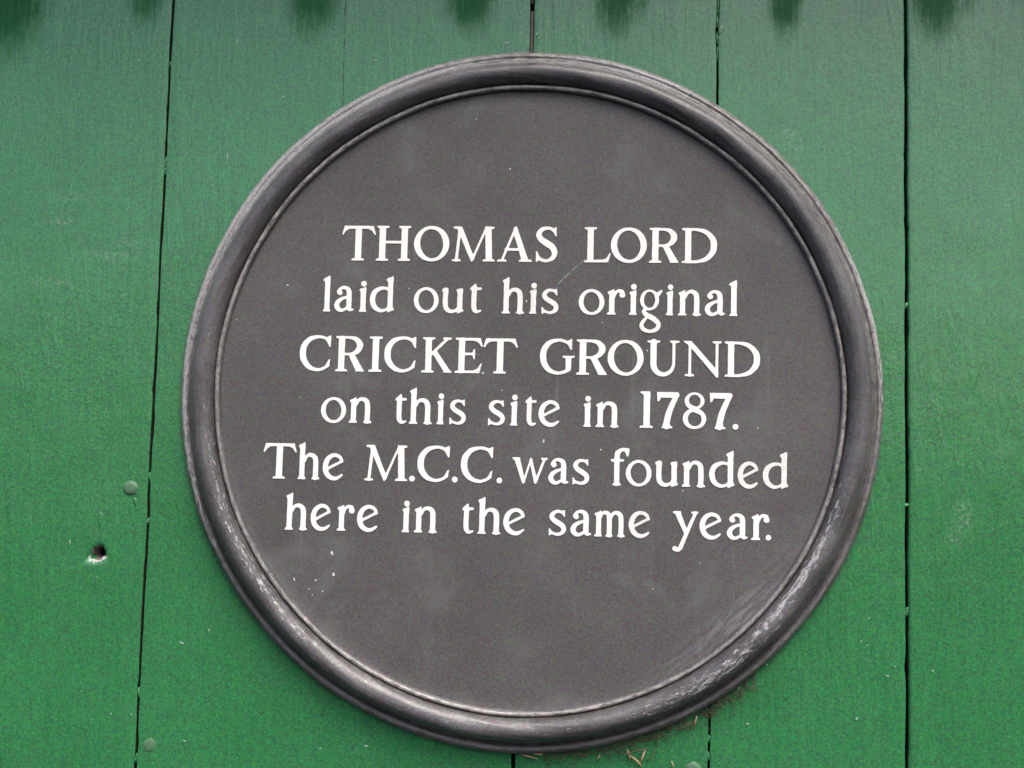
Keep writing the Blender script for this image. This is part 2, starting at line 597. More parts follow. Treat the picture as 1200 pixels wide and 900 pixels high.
# paint runs and old filled holes
for q, (px, py, rx, rz) in enumerate([(117, 608, 3, 8), (158, 588, 2, 5), (112, 684, 2, 9), 
                                      (600, 62, 8, 2), (197, 573, 3, 2.5), (845, 35, 3, 6), (1112, 640, 4, 9)]):
    p = at(px, py)
    v, f = blob(p[0], 0.0004, p[2], rx * 0.00073, 0.00062, rz * 0.00073, 80 + q)
    mesh_uv("paint_run", v, f, M_GREEN, wall, (p[0], 0.0004, p[2]))


# specks and scuffs lying in the paint of the boards
def fleck_poly(px, py, rx, rz, ang, y, seed):
    g = np.random.default_rng(seed)
    n = 9
    th = np.linspace(0, 2 * math.pi, n, endpoint=False)
    r = g.uniform(0.55, 1.15, n)
    u, w = rx * r * np.cos(th), rz * r * np.sin(th)
    c, s = math.cos(ang), math.sin(ang)
    return [tuple(at(px + a * c - b * s, py + a * s + b * c, y)) for a, b in zip(u, w)]


WALL_FLECKS = [(278, 49, .8, 5, 0.05), (267, 183, .7, 6, 0.05), (332, 113, 1.2, 1, 0), (245, 738, .9, 2.2, .2), (213, 753, 3, 1.5, .4), (130, 836, 1, 1, 0),
               (154, 837, .7, 1.6, 0), (216, 868, 2.5, .8, .3), (375, 877, 1.2, 1, 0), (429, 874, 3, 1.2, .2), (82, 635, .8, 2.6, 0), (594, 50, 3, 1.4, -.1),
               (629, 40, 1.6, 1.8, 0), (1049, 781, 1, 1, 0), (1009, 751, 1, 1, 0), (1016, 756, .8, .8, 0), (866, 806, 2, .9, .3), (876, 848, 2.2, 1, .2),
               (1040, 792, 2, .8, 0), (952, 692, 1, 1, 0), (899, 779, 1, 1, 0), (163, 71, 1, 1, 0), (440, 71, 3, .8, -.3), (1018, 724, 1.2, .8, 0),
               (1093, 786, 1.6, 1.4, 0), (1004, 842, 2.2, 1.5, 0.4)]
bands = {}
for q, (px, py, rx, rz, a) in enumerate(WALL_FLECKS):
    p = at(px, py)
    bi = sum(1 for e in JOINTS if float(e[0](p[2])) < p[0])
    bands.setdefault(bi, []).append(fleck_poly(px, py, rx, rz, a, -0.0011, 300 + q))
for bi, polys in bands.items():
    V, Fc = [], []
    for pl in polys:
        Fc.append(tuple(range(len(V), len(V) + len(pl)))[::-1]); V += pl
    c = np.mean(V, 0)
    o = mesh_obj("scuff_marks", V, Fc, M_FLECKG, boards[bi], c, False)
    o.location = Vector(c) - Vector(boards[bi].location) - wall.location

# ------------------------------------------------------------------ the plaque
plaque = empty("round_plaque", (0, 0, -0.3))
tag(plaque, "round dark grey plaque with white lettering and moulded rim fixed to green boards", "plaque")
FIELD_Y = -0.0115
R_OUT = 0.3


def lathe(prof, n, name, mat, parent, wear_fn=None, close=None):
    V, Fc, UV, WE, DI, DU = [], [], [], [], [], []
    arc = [0.0]
    for a in range(1, len(prof)):
        arc.append(arc[-1] + math.hypot(prof[a][0] - prof[a - 1][0], prof[a][1] - prof[a - 1][1]))
    for a, (r, h) in enumerate(prof):
        for b in range(n + 1):
            th = 2 * math.pi * b / n
            w = 0.00035 * math.sin(3 * th + 1) + 0.0002 * math.sin(11 * th + a * 0.05) if r > 0.2 else 0
            # dents in the soft metal
            w += 0.00022 * math.sin(37 * th + 1.3 * a) * math.sin(5 * th)
            hh = h + 0.0002 * math.sin(23 * th + a * 0.4) * (h > 0.002)
            V.append(((r + w) * math.cos(th), -hh, (r + w) * math.sin(th)))
            UV.append((th * 0.29, arc[a]))
            we, di, du = wear_fn(th, r, h)
            WE.append(we); DI.append(di); DU.append(du)
    m = n + 1
    for a in range(len(prof) - 1):
        for b in range(n):
            Fc.append((a * m + b, a * m + b + 1, (a + 1) * m + b + 1, (a + 1) * m + b)[::-1])
    return mesh_obj(name, V, Fc, mat, parent, (0, 0, 0), True, UV, None, {"wear": WE, "dirt": DI, "pale_tone": DU, "rub": [0] * len(V), "painted_shade": [0] * len(V)})


def gauss(x, m, s):
    d = (x - m + math.pi) % (2 * math.pi) - math.pi
    return math.exp(-(d / s) ** 2)


D2 = math.radians


def wear(th, r, h):
    w = 0.06
    # inner shoulder of the bead, lower right: paint gone, pale metal
    w += 0.56 * gauss(th, D2(-30), 0.26) * math.exp(-((r - 0.2722) / 0.0030) ** 2)
    w += 0.36 * gauss(th, D2(-54), 0.28) * math.exp(-((r - 0.279) / 0.007) ** 2)
    w += 0.22 * gauss(th, D2(-110), 0.7) * math.exp(-((r - 0.2655) / 0.003) ** 2)
    w += 0.26 * gauss(th, D2(-150), 0.5) * math.exp(-((r - 0.272) / 0.004) ** 2)
    # outer lip, upper left and upper right
    w += 0.70 * gauss(th, D2(140), 0.5) * math.exp(-((r - 0.2945) / 0.006) ** 2)
    w += 0.6 * gauss(th, D2(112), 0.22) * math.exp(-((r - 0.292) / 0.006) ** 2)
    w += 0.6 * gauss(th, D2(72), 0.25) * math.exp(-((r - 0.2945) / 0.006) ** 2)
    w += 0.58 * gauss(th, D2(188), 0.45) * math.exp(-((r - 0.296) / 0.003) ** 2)
    w += 0.10 * gauss(th, D2(-120), 1.0) * math.exp(-((r - 0.2765) / 0.006) ** 2)
    w += 0.62 * gauss(th, D2(15), 0.3) * math.exp(-((r - 0.298) / 0.003) ** 2)
    w += 0.3 * gauss(th, D2(165), 0.9) * math.exp(-((r - 0.2655) / 0.002) ** 2)
    w += 0.3 * gauss(th, D2(60), 0.7) * math.exp(-((r - 0.2655) / 0.002) ** 2)
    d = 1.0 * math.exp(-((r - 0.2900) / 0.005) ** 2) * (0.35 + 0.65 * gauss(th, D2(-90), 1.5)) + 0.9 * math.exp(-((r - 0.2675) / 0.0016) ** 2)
    up = gauss(th, D2(95), 1.0)  # upper outer rim is paled below to paint in light from above
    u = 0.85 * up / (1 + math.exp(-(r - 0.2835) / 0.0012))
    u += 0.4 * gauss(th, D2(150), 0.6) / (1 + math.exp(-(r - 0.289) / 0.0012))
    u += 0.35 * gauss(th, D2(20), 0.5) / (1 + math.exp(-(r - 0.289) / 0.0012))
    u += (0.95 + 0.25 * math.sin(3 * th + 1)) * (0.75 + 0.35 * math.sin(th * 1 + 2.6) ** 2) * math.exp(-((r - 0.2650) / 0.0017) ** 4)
    u += 0.5 * math.exp(-((r - 0.2955) / 0.0009) ** 2)  # thin highlight painted along the outer lip
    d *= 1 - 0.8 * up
    return min(w, 1), min(d, 1), min(max(u, 0), 1)


def arc_pts(cr, ch, rad, a0, a1, n):
    return [(cr + rad * math.cos(D2(a0 + (a1 - a0) * q / n)), ch + rad * math.sin(D2(a0 + (a1 - a0) * q / n))) for q in range(n + 1)]


N = 420
PR_FLANGE = [(0.2890, -0.001), (0.2895, 0.0024), (0.2990, 0.0026), (0.3002, 0.0036), (0.3000, 0.0050), (0.2990, 0.0068), (0.2974, 0.0082), (0.2960, 0.0088), (0.2950, 0.0089),
             (0.2943, 0.0085), (0.2937, 0.0079), (0.2925, 0.0082), (0.2912, 0.0091), (0.2900, 0.0104), (0.2890, 0.0112), (0.2878, 0.0108), (0.2868, 0.0085)]
lathe(PR_FLANGE, N, "outer_flange", M_RIM, plaque, wear)
PR_BEAD = [(0.2880, 0.006)] + [(r, 0.0118 + (h - 0.0118) * 1.25) for r, h in arc_pts(0.2774, 0.0118, 0.0100, -12, 192, 28)] + [(0.2672, 0.007)]
lathe(PR_BEAD, N, "rim_bead", M_RIM, plaque, wear)
PR_FIL = [(0.2682, 0.0085), (0.2678, 0.0118), (0.2673, 0.0150), (0.2666, 0.0163), (0.2654, 0.0168), (0.2640, 0.0165), (0.2631, 0.0156),
          (0.2625, 0.0142), (0.2622, 0.0120), (0.2622, 0.0100)]
lathe(PR_FIL, N, "inner_fillet", M_RIM, plaque, wear)

# the flat field
rs = np.concatenate([np.linspace(0.0, 0.24, 60), np.linspace(0.243, 0.2630, 12)])
V, UV, RB, Fc = [], [], [], []
n = 220
for r in rs:
    for b in range(n):
        th = 2 * math.pi * b / n
        x, z = r * math.cos(th), r * math.sin(th)
        e = 0.0008 * max(0, (r - 0.253) / 0.0105) ** 2
        V.append((x, FIELD_Y - e, z)); UV.append((x, z))
        rb = 0.75 * gauss(th, D2(-46), 0.26) * math.exp(-((r - 0.254) / 0.010) ** 2) + 0.35 * gauss(th, D2(-120), 0.8) * math.exp(-((r - 0.264) / 0.004) ** 2)
        RB.append(min(rb, 1))
for a in range(len(rs) - 1):
    for b in range(n):
        Fc.append((a * n + b, a * n + (b + 1) % n, (a + 1) * n + (b + 1) % n, (a + 1) * n + b)[::-1])
fm = [0] * len(Fc)
# chips and scratches in the paint of the field
FLECKS = [(389, 648, 2.0, 3.4, -.2), (391, 673, 1.8, 3.2, .1), (370, 680, 1.6, 1.6, 0), (378, 693, 1.2, 1.2, 0), (362, 690, 1, 1, 0), (366, 697, .9, 1.1, 0),
          (345, 679, 1.2, 3.0, -.3), (479, 338, 1, 1, 0), (706, 378, .9, .9, 0), (758.5, 410.5, 1.3, 1.3, 0), (888, 501.5, 1.2, 1.3, 0), (588, 457.5, .8, 1.2, 0),
          (637, 517, 1.7, 3.2, .3), (704, 527, 1.3, 1.8, .2), (940, 631, 1.6, 1.9, .4), (657, 330, 1.3, 6, .78), (664, 323, 1.8, 8, .8), (673, 314.5, 1.0, 9, .8), (683, 306, .8, 9, .85), (652, 338, .8, 4.5, .8), (617, 353, 1.2, 2.2, 0),
          (566, 437, 2.2, 1.6, 0), (533, 458, .7, .7, 0), (352, 465.5, .8, .8, 0), (598, 198, 1.4, 1.2, 0), (558, 140, .8, .8, 0), (543, 118, 2.2, 1.1, -.4),
          (277, 374, 1.4, 1.8, 0), (337, 334, 2.2, 1, -.2), (500, 800, .9, .9, 0), (765, 690, .9, 1, 0), (588, 735, .9, .9, 0), (820, 660, 1, .8, 0),
          (605, 730, .8, .8, 0), (800, 575, .9, 1.2, 0), (930, 690, 1, 3, .8), (917, 702, .9, 4, .8), (908, 712, 1.1, 3, .8), (460, 770, .8, .9, 0), (720, 800, .7, .9, 0)]
for q, (px, py, rx, rz, a) in enumerate(FLECKS):
    pl = fleck_poly(px, py, rx * 0.75, rz * 0.85, a, FIELD_Y - 0.0002, 500 + q)
    Fc.append(tuple(range(len(V), len(V) + len(pl)))[::-1]); fm.append(2 if abs(a) > 0.75 or py > 710 else 1)
    V += pl; UV += [(p[0], p[2]) for p in pl]; RB += [0] * len(pl)
mesh_obj("face_plate", V, Fc, [M_FACE, M_FLECK, M_FLECKD], plaque, (0, 0, 0), True, UV, fm, {"rub": RB})

# ------------------------------------------------------------------ lettering
# Letter shapes are built as brush strokes, wedges and rings (units: pixels of the photograph, baseline at 0).
def cr(pts, n=7):
    p = [pts[0]] + list(pts) + [pts[-1]]
    out = []
    for a in range(1, len(p) - 2):
        P0, P1, P2, P3 = (np.array(q, float) for q in p[a - 1:a + 3])
        for s in range(n):
            t = s / n
            out.append(tuple(0.5 * (2 * P1 + (P2 - P0) * t + (2 * P0 - 5 * P1 + 4 * P2 - P3) * t * t + (3 * P1 - P0 - 3 * P2 + P3) * t ** 3)))
    out.append(tuple(pts[-1]))
    return out


def s_(*p): return ('s', list(p))
def c_(*p): return ('s', cr(list(p)))
def p_(*p): return ('p', list(p))
def e_(o, i, rot=0): return ('e', o, i, rot)
def d_(x, y, r): return ('s', [(x, y, r), (x + 0.01, y, r)])
def foot(x0, x1): return p_((x0, 0), (x1, 0), (x1 - 0.2, 1.7), (x1 - 1.6, 2.5), (x0 + 1.6, 2.5), (x0 + 0.2, 1.7))
def head(x0, x1, y): return p_((x0, y), (x1, y), (x1 - 0.2, y - 1.7), (x1 - 1.6, y - 2.5), (x0 + 1.6, y - 2.5), (x0 + 0.2, y - 1.7))
def stem(x, r, y0, y1): return p_((x - r, y0), (x + r, y0), (x + r, y1), (x - r, y1))
CAPH = 40.8
R_PARTS = [stem(7.3, 3.6, 0.5, 40), foot(0.3, 14.6), head(0.2, 9, CAPH),
           c_((7, 39.2, 1.5), (16.5, 39.2, 1.6), (24, 37.3, 2.6), (28.6, 30.6, 3.6), (25.2, 23.2, 2.8), (18, 20.3, 1.5), (9, 20.2, 1.4)),
           p_((15, 20.3), (22, 20.6), (33.0, 2.4), (33.8, 1.5), (33.8, 0), (24.2, 0), (24, 2))]
C_TOP = [p_((34.9, 41.2), (36.2, 41.0), (35.9, 28.4), (34.5, 28.2), (30.2, 36.2), (30.6, 38.8))]
C_CURVE = ((32, 36.8, 1.7), (27, 39, 1.7), (20.5, 39.6, 1.8), (11.2, 36.8, 2.7), (5, 29.2, 3.4), (3.6, 20.5, 3.6), (5.4, 12, 3.4), (11.8, 4.4, 2.7), (21, 1.4, 1.8))
ARCH = lambda x: c_((x - 13.2, 21.5, 1.6), (x - 10.6, 26.4, 1.8), (x - 6.4, 28.0, 2.2), (x - 1.8, 25.8, 2.8), (x, 20, 3.0), (x, 2, 3.0))
GL = {
 'T': (39.6, [p_((2.8, 40.6), (36.6, 40.6), (39.6, 30.8), (38.3, 30.2), (35, 34.8), (31, 37), (23.1, 37.3), (23.1, 1), (15.7, 1), (15.7, 37.3), (8.4, 37), (4.6, 34.8), (1.3, 30.2), (0, 30.8)), foot(12, 26.6)]),
 'H': (40.6, [stem(7.3, 3.7, .5, 40), stem(33, 3.7, .5, 40), foot(0, 14.4), foot(25.6, 40), head(.8, 15, CAPH), head(26.2, 40.4, CAPH), s_((8, 21.8, 1.5), (32, 21.8, 1.5))]),
 'O': (41.4, [e_((20.7, 20.3, 20.7, 20.8), (20.7, 20.3, 13.4, 17.2), 8)]),
 'M': (50.5, [s_((5.3, 1, 1.7), (8.7, 38, 1.7)), p_((4.2, 40.4), (11.2, 40.6), (26.6, 3.6), (23.4, -1), (20, 5.5), (5.6, 38)), p_((22.0, 1), (25.5, 2), (41.2, 40), (38, 38.5)),
             p_((38.3, 40.6), (45.6, 40.6), (47.3, 1), (39.8, 1)), foot(0, 10.4), foot(36, 50.4), head(1.2, 9, 40.6), head(39, 49.3, 40.6)]),
 'A': (41, [p_((19.2, 40), (22, 41.4), (23.4, 38.5), (37.0, 1), (29.0, 1), (18.8, 33.5)), p_((4.0, 1), (7.0, 1), (21.2, 36), (19.8, 40)), foot(0, 11.2), foot(25.5, 41), s_((10, 14.3, 1.5), (29, 14.3, 1.5))]),
 'S': (25.2, [c_((20.5, 36.6, 1.6), (17.5, 39, 1.7), (12.5, 39.6, 1.8), (6.8, 37.8, 2.5), (3.3, 32.4, 3.1), (6, 26.4, 3.4), (12.5, 22, 3.7), (19, 17.6, 3.6), (21.9, 11.2, 3.3), (20, 5, 2.6), (14, 1.5, 1.8), (8, 1.9, 1.8), (4, 4.4, 1.8)),
             p_((22.6, 41), (23.8, 40.8), (24, 30.2), (22.7, 30.2), (19.4, 36.5), (19.6, 38)), p_((0.2, 12.5), (1.6, 12.5), (5.0, 5), (3.6, 1.6), (1.6, 0), (0.4, 0.2))]),
 'L': (31.2, [stem(7.4, 3.6, .5, 40), head(0, 14.8, 41), p_((0.2, 0), (28.4, 0), (31.2, 10.6), (30.0, 11), (26.4, 5), (22, 3.1), (11, 2.8), (3, 2.4), (.4, 1.6))]),
 'R': (33.8, R_PARTS),
 'D': (41.3, [stem(7.5, 3.6, .5, 40), head(0, 8, CAPH), foot(0, 9), c_((7, 39.2, 1.6), (17.5, 39.1, 1.7), (28.5, 36.2, 2.6), (36, 28.4, 3.4), (37.6, 20.4, 3.7), (36, 12.6, 3.4), (28.5, 4.7, 2.6), (17.5, 1.6, 1.7), (7, 1.5, 1.5))]),
 'C': (36.2, C_TOP + [c_(*(C_CURVE + ((28.5, 3.2, 1.7), (33.2, 6.6, 1.5)))), p_((36, 14), (34, 13.2), (31, 7), (31.2, 3.8), (34.8, 5.6))]),
 'G': (40.8, [p_((36.2, 41.2), (37.4, 41), (37.2, 28.8), (35.8, 28.5), (31.5, 36), (31.8, 38.8))] + [c_(*(C_CURVE + ((29, 3, 1.8), (34, 6, 2.4)))), p_((30.2, 20), (36.9, 20), (36.6, 7.5), (34.5, 4.6), (30.2, 4)), head(26.5, 40.6, 21.6)]),
 'I': (15.4, [stem(7.7, 3.6, .5, 40), foot(0, 15), head(.4, 15.4, CAPH)]),
 'K': (35.3, [stem(8, 3.6, .5, 40), foot(0, 14.4), head(1, 15.4, CAPH), s_((10.8, 20.8, 1.6), (29.6, 39, 1.6)), head(24.6, 35, CAPH), p_((12.2, 23.2), (17, 26.2), (33.2, 3), (35.3, 1.6), (35.3, 0), (26.2, 0), (25.4, 2.6))]),
 'E': (32.5, [stem(8, 3.6, .5, 40), head(0.4, 9, CAPH), foot(0, 9), p_((7, CAPH), (29.8, CAPH), (32.4, 31), (31, 30.6), (27.6, 35.3), (23, 37.5), (11, 37.6), (7, 38)),
             p_((7, 0), (29, 0), (31.8, 11), (30.4, 11.3), (26.8, 5.2), (22, 3), (11, 2.8), (7, 2.8)), s_((10, 22.2, 1.5), (22, 22.2, 1.5)), p_((22.2, 28), (23.4, 27.8), (23.4, 16.2), (22.2, 16), (20.4, 20.6), (20.4, 23.6))]),
 'U': (37.8, [c_((7.4, 39, 3.6), (7.4, 20, 3.6), (7.8, 11, 3.5), (11.5, 4.4, 3.0), (19, 1.6, 2.4), (26.5, 4.4, 2.2), (30.6, 11, 1.8), (31.2, 20, 1.7), (31.2, 39, 1.7)), head(0, 15, CAPH), head(26.6, 37.8, CAPH)]),
 'N': (45, [s_((8, 1, 1.6), (8, 37, 1.6)), foot(2, 13.2), p_((0.2, 40.8), (9.6, 40.8), (41.2, 6), (41.2, -0.8), (39.6, -1), (35.4, 3.4), (6.6, 36), (2, 39)), s_((39.8, 0.8, 1.6), (39.8, 39, 1.6)), head(34.4, 45, CAPH)]),
 '1': (15.4, [stem(8.1, 3.7, .5, 42), foot(0, 15.4), p_((0.4, 41.2), (1.2, 42.6), (11.8, 42.6), (11.8, 35), (5, 38.6))]),
 '7': (26.9, [p_((0.2, 42.2), (25.2, 42.2), (26.9, 38.8), (22.6, 35.4), (5, 35.8), (2.6, 31.2), (0.6, 31.4)), c_((23.2, 38, 2.8), (18.4, 28, 3.2), (14.6, 18, 3.5), (12.2, 8, 3.7), (11.9, 2.2, 3.6)), foot(6.2, 18.9), p_((7, 1), (16, 1), (16, 5), (8, 5))]),
 '8': (27.4, [e_((13.6, 32.4, 11.6, 10.0), (13.8, 32.6, 6.8, 7.2), 18), e_((13.7, 11.6, 13.7, 12.2), (13.9, 11.2, 8.0, 8.6), 18), s_((6.5, 27, 2.2), (13.6, 22.6, 3.2), (20, 19, 2.4))]),
 '.': (6.7, [d_(3.35, 2.9, 3.35)]),
 'a': (23, [d_(6.2, 22.2, 3.0), c_((4.2, 23.6, 1.6), (6.8, 26.8, 1.7), (11, 28.2, 1.9), (15.7, 26, 2.6), (17.2, 20.5, 2.9), (17.2, 6.4, 2.9), (18.6, 2.4, 2.0), (22, 2.5, 1.0)),
            c_((15.4, 17.4, 1.3), (8.8, 14.9, 2.0), (4.2, 11.2, 2.6), (3.0, 6.6, 2.9), (5.4, 2.6, 2.5), (9.6, 1.5, 1.9), (15.5, 4.6, 1.5))]),
 'd': (28.6, [c_((22.5, 25.6, 1.5), (18, 27.8, 1.6), (12, 27.4, 2.2), (5.6, 23.2, 2.9), (3.2, 14.9, 3.1), (5.6, 6.4, 2.9), (12, 1.8, 2.1), (18, 2.2, 1.6), (22.5, 5.2, 1.5)),
             stem(23.9, 3.0, 2, 39.5), p_((18.8, 37.2), (19.5, 38.6), (23.6, 40.6), (26.4, 42.4), (26.9, 41.8), (26.9, 35), (21, 35.6)), p_((20.9, -.8), (20.9, 4), (26.9, 5), (28.6, 3.9), (28.4, 2.3), (24, 0.6))]),
 'e': (24.3, [c_((4.2, 11.8, 1.5), (13, 16.4, 1.6), (22, 21.3, 1.5)), c_((22, 21.3, 1.5), (20.6, 24.8, 1.9), (16.8, 27.6, 2.1), (11.4, 27.9, 2.2), (5.4, 23.4, 2.8), (2.9, 14.8, 3.0), (5.2, 6.4, 2.9), (11, 1.9, 2.5), (17, 1.9, 2.0), (22.4, 5.4, 1.2))]),
 'f': (21.3, [c_((6.9, 2, 3), (6.9, 33, 3), (8.8, 38.4, 2.6), (12.8, 41, 1.9), (17, 40.8, 1.9)), foot(2, 11.6), s_((1.2, 28.7, 1.5), (13.6, 28.7, 1.5)), p_((13.5, 42.8), (20.6, 42.6), (21.3, 41.6), (20.2, 33.4), (18.3, 33.2), (15.6, 39))]),
 'g': (26, [e_((11.4, 17.6, 10.9, 12.2), (11.4, 17.8, 6.6, 9.4), 0), p_((17.6, 21.6), (19.4, 26.2), (25.8, 29.8), (26, 27.6), (23.6, 23.6), (20.6, 20.4)),
            c_((7.4, 7.4, 1.6), (4.9, 3.8, 2.2), (8.6, -0.2, 2.9), (16.6, -4.6, 3.0), (22, -10.4, 2.6), (20.4, -16.2, 2.4), (13, -19.2, 1.9), (5.6, -17.2, 2.3), (2.5, -12.4, 2.4), (4.8, -7, 1.9), (9.4, -2, 1.5))]),
 'h': (25.9, [stem(4.9, 3.0, .5, 39.5), foot(0, 9.4), p_((0.2, 37.4), (0.9, 38.8), (5, 41), (7.4, 42.7), (7.9, 42), (7.9, 35), (2, 36)), ARCH(20.9), foot(16.4, 25.8)]),
 'i': (8.9, [stem(5.0, 3.1, .5, 27), foot(0.2, 8.9), d_(5.4, 32.8, 3.3), p_((0.3, 24.8), (0.9, 26.4), (5, 27.9), (7.7, 29.2), (8.1, 28.4), (8.1, 22), (2.4, 23))]),
 'l': (9.2, [stem(5.3, 3.0, .5, 39), foot(0.6, 9.2), p_((0, 36.4), (0.7, 37.8), (4.6, 40.2), (7.7, 42.2), (8.2, 41.6), (8.2, 34), (2.4, 35))]),
 'm': (36.3, [stem(5.2, 2.9, .5, 26), foot(0, 9.2), p_((0.3, 25), (0.6, 26.6), (5, 28.4), (7.8, 30), (8.1, 22), (3, 23)), c_((7.4, 23, 1.6), (9.6, 26.6, 1.8), (12.6, 27.6, 2.1), (16.2, 25.8, 2.7), (17.6, 20, 2.9), (17.6, 2, 2.9)), foot(13.2, 22),
             c_((19.4, 22, 1.6), (22, 26.4, 1.8), (25.6, 27.6, 2.2), (29.8, 25.6, 2.8), (31.3, 20, 2.9), (31.3, 2, 2.9)), foot(26.9, 36)]),
 'n': (26.2, [stem(5.1, 3.0, .5, 26), foot(0, 9.6), p_((0.3, 25), (0.6, 26.6), (5, 28.4), (7.8, 30), (8.1, 22), (3, 23)), ARCH(21.2), foot(16.7, 26.2)]),
 'o': (29.3, [e_((14.65, 14.4, 14.65, 15.2), (14.65, 14.4, 9.2, 11.9), 6)]),
 'r': (21.5, [stem(6.1, 3.1, .5, 26), foot(.6, 10.8), p_((1.0, 25), (1.4, 26.6), (5.6, 28.4), (8.6, 29.8), (9.2, 22), (4, 23)), c_((8.2, 20.5, 1.5), (10.2, 25.4, 1.7), (13.6, 27.9, 1.9), (17.6, 26.8, 2.4)), d_(17.9, 23.2, 3.4)]),
 's': (19.6, [c_((14.8, 26.8, 1.5), (10, 27.8, 1.7), (5.2, 25.8, 2.3), (3.2, 21.6, 2.7), (6, 17.4, 2.8), (11.5, 14, 2.9), (16, 10.6, 2.8), (16.8, 6, 2.6), (14, 2.5, 2.0), (9, 1.4, 1.6), (4, 3, 1.5)),
             p_((16.8, 29.2), (17.9, 29), (18.1, 21.8), (16.9, 21.7), (13.9, 26.4), (14.6, 28)), p_((0.1, 8), (1.4, 8), (4, 3.8), (3.4, 1.4), (1, -.3), (0.1, 0))]),
 't': (14.2, [c_((5.5, 29, 2.9), (5.3, 9, 2.9), (6.5, 3.6, 2.6), (9.2, 1.5, 1.9), (13.2, 2.7, 1.1)), s_((3, 28.2, 1.5), (12.7, 28.5, 1.5)), p_((0.3, 27.2), (0.8, 29), (3.4, 31.4), (6.6, 34.4), (7.8, 34), (8.4, 27))]),
 'u': (25.8, [c_((4.3, 26.5, 2.9), (4.3, 10, 2.9), (6.3, 4, 2.7), (11.3, 1.5, 2.1), (16.8, 3, 1.7), (20.5, 7, 1.5)), stem(21.2, 3.0, 2, 27), p_((0, 26), (0.4, 27.5), (4, 28.3), (7.2, 28.6), (7.2, 23), (3, 23)),
             p_((16.9, 26), (17.4, 27.5), (21, 28.3), (24.2, 28.6), (24.2, 23), (20, 23)), p_((18.2, -.8), (18.2, 3), (24, 4.4), (25.8, 3.4), (25.5, 1.8), (21.6, 0.2))]),
 'w': (41.2, [p_((1.6, 29.6), (8.4, 29.6), (15.2, 4), (13.4, -.4), (11.8, 1.2)), p_((12.2, 1.4), (14.6, 0.2), (22.6, 27), (20.6, 28)), p_((20, 26), (21.4, 30), (22.8, 29), (29.6, 4), (27.4, -.6), (26, 1.4)), p_((26.2, 1.6), (28.6, 0.4), (39.6, 29), (36.2, 29)),
             head(0, 9, 29.8), head(33.6, 41.2, 29.8)]),
 'y': (30, [p_((1.6, 30.6), (8.8, 30.6), (18, 8), (15, 3)), s_((26.6, 29, 1.8), (16.6, 6, 2.2), (9.6, -10.4, 2.5)), c_((9.8, -10, 2.4), (7.4, -13.4, 2.1), (3.2, -12.0, 2.9)), head(0, 9.6, 30.8), head(21.6, 30, 30.8)]),
}


def sdf(ops, GX, GY):
    D = None
    for op in ops:
        if op[0] == 's':
            d = np.full(GX.shape, 1e9)
            for (x0, y0, r0), (x1, y1, r1) in zip(op[1][:-1], op[1][1:]):
                dx, dy = x1 - x0, y1 - y0
                l2 = dx * dx + dy * dy + 1e-9
                t = np.clip(((GX - x0) * dx + (GY - y0) * dy) / l2, 0, 1)
                d = np.minimum(d, np.hypot(GX - x0 - dx * t, GY - y0 - dy * t) - (r0 + (r1 - r0) * t))
        elif op[0] == 'p':
            P = op[1]
            d2 = np.full(GX.shape, 1e9); ins = np.zeros(GX.shape, bool)
            for q in range(len(P)):
                (x0, y0), (x1, y1) = P[q], P[(q + 1) % len(P)]
                dx, dy = x1 - x0, y1 - y0
                t = np.clip(((GX - x0) * dx + (GY - y0) * dy) / (dx * dx + dy * dy + 1e-9), 0, 1)
                d2 = np.minimum(d2, (GX - x0 - dx * t) ** 2 + (GY - y0 - dy * t) ** 2)
                if abs(dy) > 1e-9:
                    c = ((y0 > GY) != (y1 > GY)) & (GX < dx * (GY - y0) / dy + x0)
                    ins ^= c
            d = np.where(ins, -1, 1) * np.sqrt(d2)
        else:
            (cx, cy, rx, ry), (ix, iy, jx, jy), rot = op[1], op[2], math.radians(op[3])
            def ell(X, Y, a, b):
                k0 = np.hypot(X / a, Y / b); k1 = np.hypot(X / a ** 2, Y / b ** 2) + 1e-9
                return k0 * (k0 - 1) / k1
            do = ell(GX - cx, GY - cy, rx, ry)
            X = (GX - ix) * math.cos(rot) + (GY - iy) * -math.sin(rot) * -1; Y = -(GX - ix) * math.sin(rot) + (GY - iy) * math.cos(rot)
            d = np.maximum(do, -ell(X, Y, jx, jy))
        if D is None: D = d
        else:
            k = 1.3
            h = np.maximum(k - np.abs(D - d), 0) / k
            D = np.minimum(D, d) - h * h * k * 0.25
    return D


